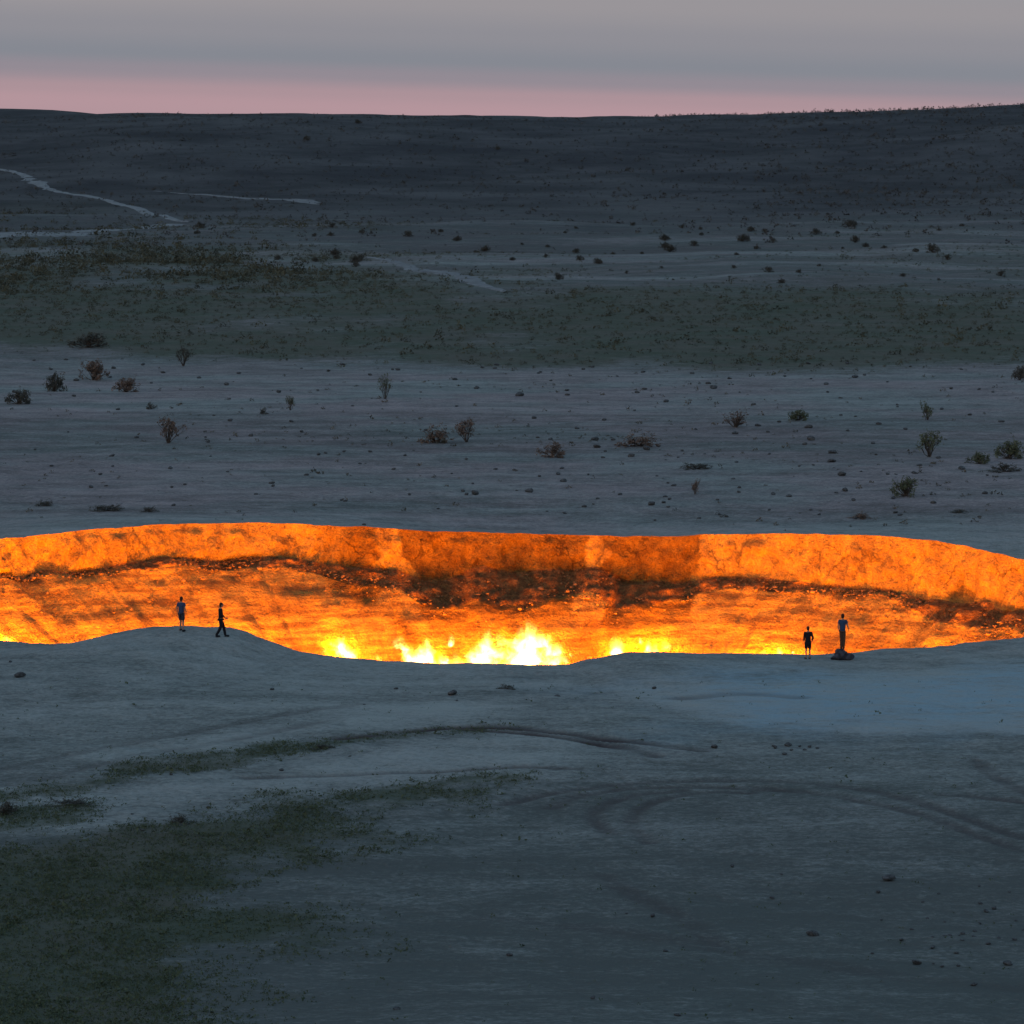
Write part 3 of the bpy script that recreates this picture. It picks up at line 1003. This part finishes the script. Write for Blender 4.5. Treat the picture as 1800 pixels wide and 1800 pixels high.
FLAT = [(914, 696), (1014, 754), (968, 773), (1046, 774), (1048, 787), (1064, 794), (1078, 774), (1102, 786), (1137, 791), (1110, 803), (1157, 785), (820, 808), (871, 826), (905, 828), (948, 838), (981, 834), (991, 847), (1034, 835), (794, 833),
        (831, 851), (835, 869), (820, 870), (908, 863), (931, 865), (1174, 850), (1185, 855), (1177, 878), (1145, 888), (1175, 892), (1043, 887), (1027, 891), (1025, 650), (1042, 646), (1217, 657), (1245, 675), (1254, 683), (1502, 664), (1520, 660),
        (1672, 684), (1120, 691), (1422, 752), (1425, 774), (1415, 782), (1462, 797), (1461, 813), (1480, 836), (1486, 863), (1690, 825), (1732, 868), (1387, 873), (1352, 897), (1289, 843), (1570, 877), (1298, 866), (1405, 820), (1490, 758),
        (251, 642), (116, 633), (287, 656), (398, 677), (462, 725), (302, 718), (366, 778), (370, 803), (198, 820), (299, 824), (186, 855), (160, 857), (325, 853), (302, 857), (478, 850), (692, 826), (712, 801), (577, 653), (699, 651), (620, 714), (420, 657),
        (60, 634), (25, 690), (130, 697), (350, 665), (490, 690), (740, 690), (650, 660), (800, 668), (1300, 690), (1380, 662), (1452, 676), (1560, 672), (1745, 690), (1760, 742), (1705, 730), (1325, 712), (1575, 835), (1620, 845), (1540, 800), (1350, 760),
        (1500, 880), (1640, 885), (1455, 690), (1600, 645), (1690, 650), (1130, 655), (1085, 662), (950, 655), (870, 648), (530, 648), (90, 650), (200, 648), (1250, 640), (1335, 642), (1420, 640), (1490, 640), (640, 923), (400, 830), (560, 800), (450, 870),
        (720, 870), (770, 895), (600, 880), (1090, 870), (1265, 905), (1440, 905), (1590, 850), (1655, 720), (240, 770), (90, 820), (120, 760), (530, 760)]
FLAT += [(rng.uniform(880, 1795), rng.uniform(640, 925)) for _ in range(60)] + [(rng.uniform(10, 880), rng.uniform(640, 905)) for _ in range(30)]
BIG = {(1046, 774): 'dark stone left of the sprawling dead shrub, upper of two', (1048, 787): 'dark stone left of the sprawling dead shrub, lower of two', (1110, 803): 'flat dark stone below the sprawling dead shrub',
       (1137, 791): 'dark stone touching the right foot of the sprawling dead shrub', (1462, 797): 'dark stone right of centre, upper of a stacked looking pair', (1461, 813): 'dark stone right of centre, lower of a stacked looking pair',
       (1480, 836): 'dark stone just below the pair right of centre', (1486, 863): 'dark stone halfway between the pair and the far rim', (1422, 752): 'dark stone just below the small rounded green shrub',
       (1502, 664): 'long dark stone right of centre near the scrub line', (1425, 774): 'dark stone second below the small rounded green shrub', (991, 847): 'dark stone below the brown domed shrub in the centre',
       (931, 865): 'dark stone near the far rim, left of the brown domed shrub', (835, 869): 'dark stone near the far rim below the ragged pair of shrubs', (1145, 888): 'dark stone close to the far rim right of centre',
       (1690, 825): 'dark stone left of the shrub group at the right edge', (914, 696): 'flat dark stone high on the flat at centre', (1254, 683): 'dark stone high on the flat right of centre'}
for q in FLAT:
    if q in BIG:
        stone(*q, rng.uniform(12, 17), BIG[q], 'larger stones on the flat beyond the crater')
    else:
        stone(*q, rng.uniform(5, 10), 'small dark stone scattered on the pale flat beyond the crater', 'small stones on the flat beyond the crater')
for a in [(36, 1190, 20, 'dark flat stone near the left edge below the rim'), (795, 1221, 18, 'dark stone below the lowest part of the near rim'), (1256, 1314, 13, 'single dark stone right of the wheel track end'),
          (1562, 1547, 26, 'dark stone in the lower right foreground, largest there'), (1430, 1645, 20, 'dark stone low in the right foreground, below the largest'), (895, 1680, 12, 'small dark stone at the bottom middle'),
          (697, 1775, 14, 'small dark stone on the bottom edge left of middle'), (1772, 1696, 18, 'dark stone near the lower right corner'), (1610, 1694, 18, 'flat dark stone left of the lower right corner'), (478, 1213, 9, 'small dark stone right below the mound')]:
    stone(a[0], a[1], a[2], a[3], None)
for i in range(9):
    stone(1358 + i * 9.5 + rng.normal(0, 2), 1316 + rng.normal(0, 3), rng.uniform(6, 13), 'dark stone in the short row right of the wheel tracks', 'row of stones by the wheel tracks')
for i in range(46):
    q = (rng.normal(1690, 70), rng.normal(1640, 32)) if i < 30 else (rng.uniform(1000, 1800), rng.uniform(1500, 1790))
    if q[0] < 1830 and q[1] < 1795:
        stone(q[0], q[1], rng.uniform(5, 11), 'small dark pebble on the bare right foreground', 'pebbles in the right foreground')
for q in [(18, 1164), (696, 1212), (803, 1233), (366, 1420), (615, 1330), (300, 1362), (495, 1355), (232, 1432), (250, 1460), (640, 1240), (1150, 1210), (980, 1225)]:
    stone(*q, rng.uniform(6, 10), 'small dark pebble on the slope before the near rim', 'pebbles before the near rim')

# bushes of the far plain that can be told apart
for i in range(64):
    px, py = rng.uniform(900, 1800), rng.uniform(395, 500)
    if i > 46: px, py = rng.uniform(200, 900), rng.uniform(400, 470)
    s = rng.lognormal(2.1, 0.35)
    shrub(px, py, min(s * 1.35, 22), min(s, 15), 'round', 2, 'small dark bush dotting the far plain below the ridge', 'bushes on the far plain')
for px, py, w, h in [(1640, 444, 22, 18), (1503, 426, 16, 14), (1436, 412, 14, 12), (635, 458, 16, 12), (540, 246, 12, 9), (630, 217, 10, 8), (875, 263, 10, 7), (318, 199, 9, 8)]:
    shrub(px, py, w, h, 'round', 2, {1640: 'largest dark bush on the far plain at right', 1503: 'dark bush left of the largest one on the far plain', 1436: 'dark bush high on the far plain right of centre', 635: 'dark bush beside the short pale track',
          540: 'lone dark bush on the ridge slope left of centre', 630: 'lone dark bush just under the skyline left of centre', 875: 'lone dark bush on the ridge slope at centre', 318: 'tiny bush standing up on the skyline at left'}[px])


# ------------------------------------------------------------------ masses nobody could count
def scatter(name, P, size, mats, label, seed, faces=14, tall=0.6, leafk=0.42):
    """many tiny clumps: each a handful of leaf faces in a dome, one mesh"""
    r = np.random.default_rng(seed)
    n = len(P)
    size = np.asarray(size)
    a = r.uniform(0, 6.283, (n, faces)); q = np.sqrt(r.uniform(0, 1, (n, faces))); hh = r.uniform(0.05, 1, (n, faces)) * np.sqrt(np.maximum(1 - q ** 2, 0.05)) * tall
    c = np.stack([np.cos(a) * q * 0.5, np.sin(a) * q * 0.5, hh], -1) * size[:, None, None] + P[:, None, :]
    u = r.normal(size=(n, faces, 3)); u /= np.linalg.norm(u, axis=-1, keepdims=True)
    v = np.cross(u, r.normal(size=(n, faces, 3))); v /= np.linalg.norm(v, axis=-1, keepdims=True)
    s = (leafk * r.uniform(0.5, 1, (n, faces)) * size[:, None])[..., None] * 0.5
    V = np.stack([c + u * s, c - u * s * 0.5 + v * s * 0.8, c - u * s * 0.5 - v * s * 0.8], 2).reshape(-1, 3)
    F = np.arange(len(V)).reshape(-1, 3)
    me = mesh_np(name, V, F, False)
    attr(me, 'tint', np.repeat(r.uniform(0, 1, n), faces * 3))
    link(name, me, mats, kind='stuff', label=label, cat=label.split()[-1] if False else name.replace('_', ' '))


def tinted(name, c0, c1):
    m = Mat(name, 0.9)
    m.base(m.mix(m.attr('tint'), c0, c1))
    return m.m


def wedge(n, d0, d1, seed, margin=1.25):
    r = np.random.default_rng(seed)
    d = np.sqrt(r.uniform(d0 ** 2, d1 ** 2, n)); u = r.uniform(-0.127, 0.127, n) * margin
    return u * d, d + CAM[1], r


x, y, r = wedge(42000, 440, 1150, 61)
k = r.uniform(0, 1, len(x)) < far_veg(x, y) ** 1.6 * np.where(y - CAM[1] > 640, 0.85, 0.9)
x, y = x[k], y[k]
d_ = y - CAM[1]; u_ = 900 + x / d_ * FPX
sz = r.lognormal(-0.35, 0.45, len(x)) * (0.72 + 0.75 * sst(560, 700, d_) * sst(900, 300, u_))
scatter('scrub', np.stack([x, y, ground_z(x, y)], 1), np.minimum(sz, 4.0), tinted('scrub_leaf', (0.042, 0.042, 0.030), (0.110, 0.100, 0.060)), 'low dark green scrub covering the slope beyond the flat', 62, faces=24, leafk=0.27)
x, y, r = wedge(13000, 860, 1990, 63)
k = r.uniform(0, 1, len(x)) < sst(850, 1500, y - CAM[1]) * 0.9 + 0.06
x, y = x[k], y[k]
sz = r.lognormal(0.0, 0.5, len(x))
k = (y - CAM[1] < 1900) | (x > 60)
x, y, sz = x[k], y[k], sz[k]
scatter('ridge_scrub', np.stack([x, y, ground_z(x, y)], 1), np.minimum(sz * np.where(x / (y - CAM[1]) > 0.06, 1.15, 0.8), 2.6), tinted('ridge_leaf', (0.055, 0.051, 0.048), (0.100, 0.092, 0.078)), 'dark bushes covering the long ridge under the sky', 64, tall=0.7)
x, y, r = wedge(2600, 262, 470, 67)
_, dist = plan(x, y)
k = (dist > 2) & (r.uniform(0, 1, len(x)) < 0.12 + 0.88 * sst(0.1, 0.9, fbm(x / 18, y / 30, 0, 3, 71)))
x, y = x[k], y[k]
scatter('dry_tufts', np.stack([x, y, ground_z(x, y)], 1), r.lognormal(-1.25, 0.4, len(x)), tinted('tuft_leaf', (0.06, 0.055, 0.042), (0.14, 0.12, 0.09)), 'tiny dry tufts dotted over the pale flat', 68)
# foreground grass
rr = np.random.default_rng(71)
n = 260000
d = np.sqrt(rr.uniform(104 ** 2, 190 ** 2, n)); u = rr.uniform(-0.16, 0.16, n)
x, y = u * d, d + CAM[1]
gmv = grass_mask(x, y) * (0.45 + 0.55 * sst(-0.35, 0.35, fbm(x / 1.6, y / 2.6, 0, 4, 73)))
k = rr.uniform(0, 1, n) < gmv * 0.9 + 0.004
x, y = x[k], y[k]
scatter('grass', np.stack([x, y, ground_z(x, y)], 1), rr.lognormal(-1.85, 0.35, len(x)), tinted('grass_blade', (0.052, 0.068, 0.036), (0.104, 0.120, 0.066)), 'short dull green grass on the foreground slope', 74, faces=6, tall=0.55)

# ================================================================== people
M_skin = simple('skin', (0.32, 0.19, 0.13), 0.08, 20, 0.6)
M_hair = simple('hair', (0.03, 0.018, 0.012), 0.3, 40, 0.6)
M_navy = simple('navy_cloth', (0.045, 0.062, 0.120), 0.2, 25)
M_black = simple('black_cloth', (0.016, 0.015, 0.018), 0.3, 25)
M_teal = simple('blue_cloth', (0.034, 0.062, 0.115), 0.2, 25)
M_khaki = simple('khaki_cloth', (0.080, 0.046, 0.028), 0.2, 25)
M_char = simple('charcoal_cloth', (0.045, 0.045, 0.055), 0.3, 25)
M_shoe = simple('shoe', (0.020, 0.020, 0.022), 0.3, 30, 0.7)


TMP = bpy.data.scenes.new('workbench')


def skin(verts, edges, root=0, sub=2):
    """grow one continuous surface over a skeleton; verts: (co, radius)"""
    me = bpy.data.meshes.new('skel')
    me.from_pydata([v[0] for v in verts], edges, [])
    o = bpy.data.objects.new('skel', me); TMP.collection.objects.link(o)
    md = o.modifiers.new('s', 'SKIN'); md.use_smooth_shade = True
    for i, sv in enumerate(me.skin_vertices[0].data):
        rr_ = verts[i][1]
        sv.radius = rr_ if isinstance(rr_, tuple) else (rr_, rr_)
        sv.use_root = i == root
    ss = o.modifiers.new('ss', 'SUBSURF'); ss.levels = sub; ss.render_levels = sub
    with bpy.context.temp_override(scene=TMP, view_layer=TMP.view_layers[0]):
        dg = bpy.context.evaluated_depsgraph_get()
        out = bpy.data.meshes.new_from_object(o.evaluated_get(dg))
    bpy.data.objects.remove(o)
    return out


def join(meshes):
    bm = bmesh.new()
    for m in meshes: bm.from_mesh(m)
    out = bpy.data.meshes.new('m'); bm.to_mesh(out); bm.free()
    for p in out.polygons: p.use_smooth = True
    return out


def ball(c, r, seg=12):
    bm = bmesh.new()
    bmesh.ops.create_uvsphere(bm, u_segments=seg, v_segments=seg - 2, radius=1.0)
    for v in bm.verts: v.co = Vector((v.co.x * r[0] + c[0], v.co.y * r[1] + c[1], v.co.z * r[2] + c[2]))
    me = bpy.data.meshes.new('b'); bm.to_mesh(me); bm.free()
    return me


def hand(wrist, d, side, inward):
    """palm and five curled fingers from the wrist along d"""
    d = Vector(d).normalized(); w = Vector(wrist); s = Vector(inward).normalized()
    n = d.cross(s).normalized()
    ms = [skin([(tuple(w), 0.026), (tuple(w + d * 0.04), (0.040, 0.018)), (tuple(w + d * 0.085), (0.042, 0.017))], [(0, 1), (1, 2)], 0, 1)]
    for i, ln in enumerate((0.068, 0.078, 0.073, 0.058)):
        b = w + d * 0.08 + n * (i - 1.5) * 0.021
        c = b + d * ln * 0.5 + s * 0.008; e = c + d * ln * 0.35 + s * ln * 0.4
        ms.append(skin([(tuple(b), 0.0095), (tuple(c), 0.009), (tuple(e), 0.0075)], [(0, 1), (1, 2)], 0, 1))
    b = w + d * 0.035 - n * 0.035; c = b + d * 0.03 - n * 0.022 + s * 0.012; e = c + d * 0.03 + s * 0.012
    ms.append(skin([(tuple(b), 0.012), (tuple(c), 0.010), (tuple(e), 0.008)], [(0, 1), (1, 2)], 0, 1))
    return ms


def person(loc, rot, scale, label, top, legs, J, sleeve='short', bottom='shorts', long_top=0.0):
    """J: joint overrides; x to the person's right, y forward"""
    P = {'pel': (0, 0, .93), 'bel': (0, .012, 1.08), 'che': (0, .0, 1.28), 'nek': (0, -.008, 1.455), 'hed': (0, .012, 1.53),
         'sR': (.165, -.005, 1.405), 'sL': (-.165, -.005, 1.405), 'eR': (.225, -.03, 1.135), 'eL': (-.225, -.03, 1.135), 'wR': (.235, .05, .90), 'wL': (-.235, .05, .90),
         'hR': (.085, 0, .88), 'hL': (-.085, 0, .88), 'kR': (.095, .02, .49), 'kL': (-.095, .02, .49), 'aR': (.10, -.02, .085), 'aL': (-.10, -.02, .085)}
    P.update(J)
    V, E, ix = [], [], {}

    def v(k, co, r):
        ix[k] = len(V); V.append((co, r)); return k

    def e(a, b): E.append((ix[a], ix[b]))
    lerp = lambda a, b, f: tuple(Vector(P[a]).lerp(Vector(P[b]), f)) if isinstance(a, str) else tuple(Vector(a).lerp(Vector(b), f))
    v('pel', P['pel'], (.145, .105)); v('bel', P['bel'], (.125, .095)); v('che', P['che'], (.155, .110)); v('ct', lerp('che', 'nek', .62), (.120, .085)); v('nek', P['nek'], .055); v('hed', P['hed'], .052)
    for a, b in (('pel', 'bel'), ('bel', 'che'), ('che', 'ct'), ('ct', 'nek'), ('nek', 'hed')): e(a, b)
    toes = {}
    for s in 'RL':
        v('s' + s, P['s' + s], .062); v('u' + s, lerp('s' + s, 'e' + s, .5), .050); v('e' + s, P['e' + s], .040); v('f' + s, lerp('e' + s, 'w' + s, .35), .040); v('w' + s, P['w' + s], .026)
        for a, b in (('ct', 's' + s), ('s' + s, 'u' + s), ('u' + s, 'e' + s), ('e' + s, 'f' + s), ('f' + s, 'w' + s)): e(a, b)
        v('h' + s, P['h' + s], .092); v('t' + s, lerp('h' + s, 'k' + s, .45), .080); v('k' + s, P['k' + s], .056); v('c' + s, lerp('k' + s, 'a' + s, .32), .056); v('a' + s, P['a' + s], .036)
        ax = Vector(P['a' + s]); toe = ax + Vector((.02 if s == 'R' else -.02, .17, -.045)); toes[s] = toe
        v('o' + s, tuple(toe), (.040, .026))
        for a, b in (('pel', 'h' + s), ('h' + s, 't' + s), ('t' + s, 'k' + s), ('k' + s, 'c' + s), ('c' + s, 'a' + s), ('a' + s, 'o' + s)): e(a, b)
    ms = [skin(V, E, 0)]
    H = Vector(P['hed'])
    ms.append(ball(H + Vector((0, .018, .105)), (.073, .092, .112), 16))
    ms.append(ball(H + Vector((0, .075, .040)), (.040, .034, .035)))              # jaw
    ms.append(ball(H + Vector((0, .112, .085)), (.012, .018, .022), 8))           # nose
    ms.append(ball(H + Vector((0, .104, .048)), (.024, .010, .008), 8))           # lips
    for s in (-1, 1):
        ms.append(ball(H + Vector((s * .075, .010, .095)), (.010, .020, .030), 8))  # ears
        ms.append(ball(H + Vector((s * .030, .098, .110)), (.013, .010, .009), 8))  # eyes
    for s in 'RL':
        d = Vector(P['w' + s]) - Vector(P['e' + s])
        ms += hand(P['w' + s], d, s, Vector((-1 if s == 'R' else 1, .3, 0)))
    root = link('person', None, loc=loc, label=label, cat='person')
    root.rotation_euler = (0, 0, rot); root.scale = (scale,) * 3
    link('body', join(ms), M_skin, root)
    link('hair', join([ball(H + Vector((0, .000, .128)), (.084, .098, .105), 16), ball(H + Vector((0, -.045, .075)), (.072, .055, .085), 12)]), M_hair, root)
    # shirt
    V2, E2, ix2 = [], [], {}

    def v2(k, co, r): ix2[k] = len(V2); V2.append((co, r))

    def e2(a, b): E2.append((ix2[a], ix2[b]))
    low = Vector(P['pel']) + Vector((0, 0, -.10 - long_top))
    v2('low', tuple(low), (.172 + .1 * long_top, .138 + .1 * long_top)); v2('bel', P['bel'], (.155, .122)); v2('che', P['che'], (.176, .130)); v2('ct', lerp('che', 'nek', .62), (.135, .100)); v2('nk', lerp('che', 'nek', .9), (.075, .070))
    for a, b in (('low', 'bel'), ('bel', 'che'), ('che', 'ct'), ('ct', 'nk')): e2(a, b)
    for s in 'RL':
        v2('s' + s, P['s' + s], .078); v2('u' + s, lerp('s' + s, 'e' + s, .62), .068); e2('ct', 's' + s); e2('s' + s, 'u' + s)
        if sleeve == 'long':
            v2('e' + s, P['e' + s], .055); v2('w' + s, lerp('e' + s, 'w' + s, .93), .040); e2('u' + s, 'e' + s); e2('e' + s, 'w' + s)
    link('shirt', skin(V2, E2, 0), top, root)
    V2.clear(); E2.clear(); ix2.clear()
    v2('pel', tuple(Vector(P['pel']) + Vector((0, 0, .08))), (.150, .116))
    for s in 'RL':
        v2('h' + s, P['h' + s], .108); v2('t' + s, lerp('h' + s, 'k' + s, .5), .098); v2('k' + s, lerp('h' + s, 'k' + s, .88), .088)
        e2('pel', 'h' + s); e2('h' + s, 't' + s); e2('t' + s, 'k' + s)
        if bottom == 'trousers':
            v2('c' + s, lerp('k' + s, 'a' + s, .45), .076); v2('a' + s, lerp('k' + s, 'a' + s, 1.06), .066); e2('k' + s, 'c' + s); e2('c' + s, 'a' + s)
    link(bottom, skin(V2, E2, 0), legs, root)
    for s in 'RL':
        a = Vector(P['a' + s]); t = toes[s]
        link('shoe', skin([(tuple(a + Vector((0, -.045, -.035))), (.056, .060)), (tuple(a.lerp(t, .5) + Vector((0, 0, -.008))), (.056, .056)), (tuple(t + Vector((0, .045, .006))), (.052, .046))], [(0, 1), (1, 2)], 0), M_shoe, root)
    return root


pA = at(319, 1110)
person(tuple(pA), math.radians(-25), 1.0, 'person in blue shirt and shorts standing on the mound, leftmost of all', M_navy, M_char,
       {'aL': (-.16, .16, .085), 'kL': (-.12, .15, .50), 'aR': (.11, -.06, .085), 'eL': (-.26, .0, 1.15), 'wL': (-.30, .16, .95), 'eR': (.235, -.05, 1.14), 'wR': (.19, .13, 1.02)})
pB = at(388, 1120)
person(tuple(pB), math.radians(-80), 0.99, 'person in dark clothes walking rightwards on the left mound', M_black, M_black,
       {'aL': (-.09, .24, .085), 'kL': (-.09, .17, .50), 'aR': (.09, -.24, .10), 'kR': (.09, .00, .48), 'eR': (.20, .02, 1.13), 'wR': (.15, .22, 1.0), 'eL': (-.20, .02, 1.13), 'wL': (-.14, .22, 1.0), 'hed': (0, .03, 1.52)}, 'long', 'trousers')
pC = at(1420, 1159)
person(tuple(pC), math.radians(10), 0.94, 'person in long black top and bare legs beside the boulder', M_black, M_black,
       {'eR': (.27, -.02, 1.14), 'wR': (.27, .14, .99), 'eL': (-.22, .0, 1.13), 'wL': (-.19, .12, .98)}, 'long', 'shorts', 0.16)

# boulder and the person standing on it
pR = at(1480, 1160)
mr = [rock_mesh('boulder', 640, 3, 0.9), rock_mesh('boulder', 641, 3, 0.8), rock_mesh('boulder', 642, 3, 0.7)]
bm = bmesh.new()
for m_, sc3, off in ((mr[0], (0.80, 0.72, 0.84), (0.02, 0, 0.26)), (mr[1], (0.62, 0.6, 0.56), (-0.24, -0.12, 0.16)), (mr[2], (0.5, 0.5, 0.60), (0.30, -0.05, 0.17))):
    t = bmesh.new(); t.from_mesh(m_)
    bmesh.ops.scale(t, vec=sc3, verts=t.verts); bmesh.ops.translate(t, vec=off, verts=t.verts)
    tm = bpy.data.meshes.new('x'); t.to_mesh(tm); t.free(); bm.from_mesh(tm)
bme = bpy.data.meshes.new('boulder'); bm.to_mesh(bme); bm.free()
link('boulder', bme, simple('boulder_stone', (0.050, 0.050, 0.058), 0.5, 5), loc=tuple(pR), label='dark boulder on the near rim carrying a person', cat='boulder')
TOPZ = max(v.co.z for v in bme.vertices)
person((pR[0] + 0.02, pR[1], pR[2] + TOPZ - 0.03), math.radians(-12), 1.0, 'person in blue shirt and brown trousers standing on the boulder', M_teal, M_khaki,
       {'hR': (.07, 0, .88), 'hL': (-.07, 0, .88), 'kR': (.06, .02, .49), 'kL': (-.06, .02, .49), 'aR': (.055, -.02, .085), 'aL': (-.055, -.02, .085), 'eR': (.25, -.02, 1.15), 'wR': (.29, .13, 1.0), 'eL': (-.20, -.03, 1.14), 'wL': (-.19, .06, .92)}, 'short', 'trousers')

bpy.data.scenes.remove(TMP)
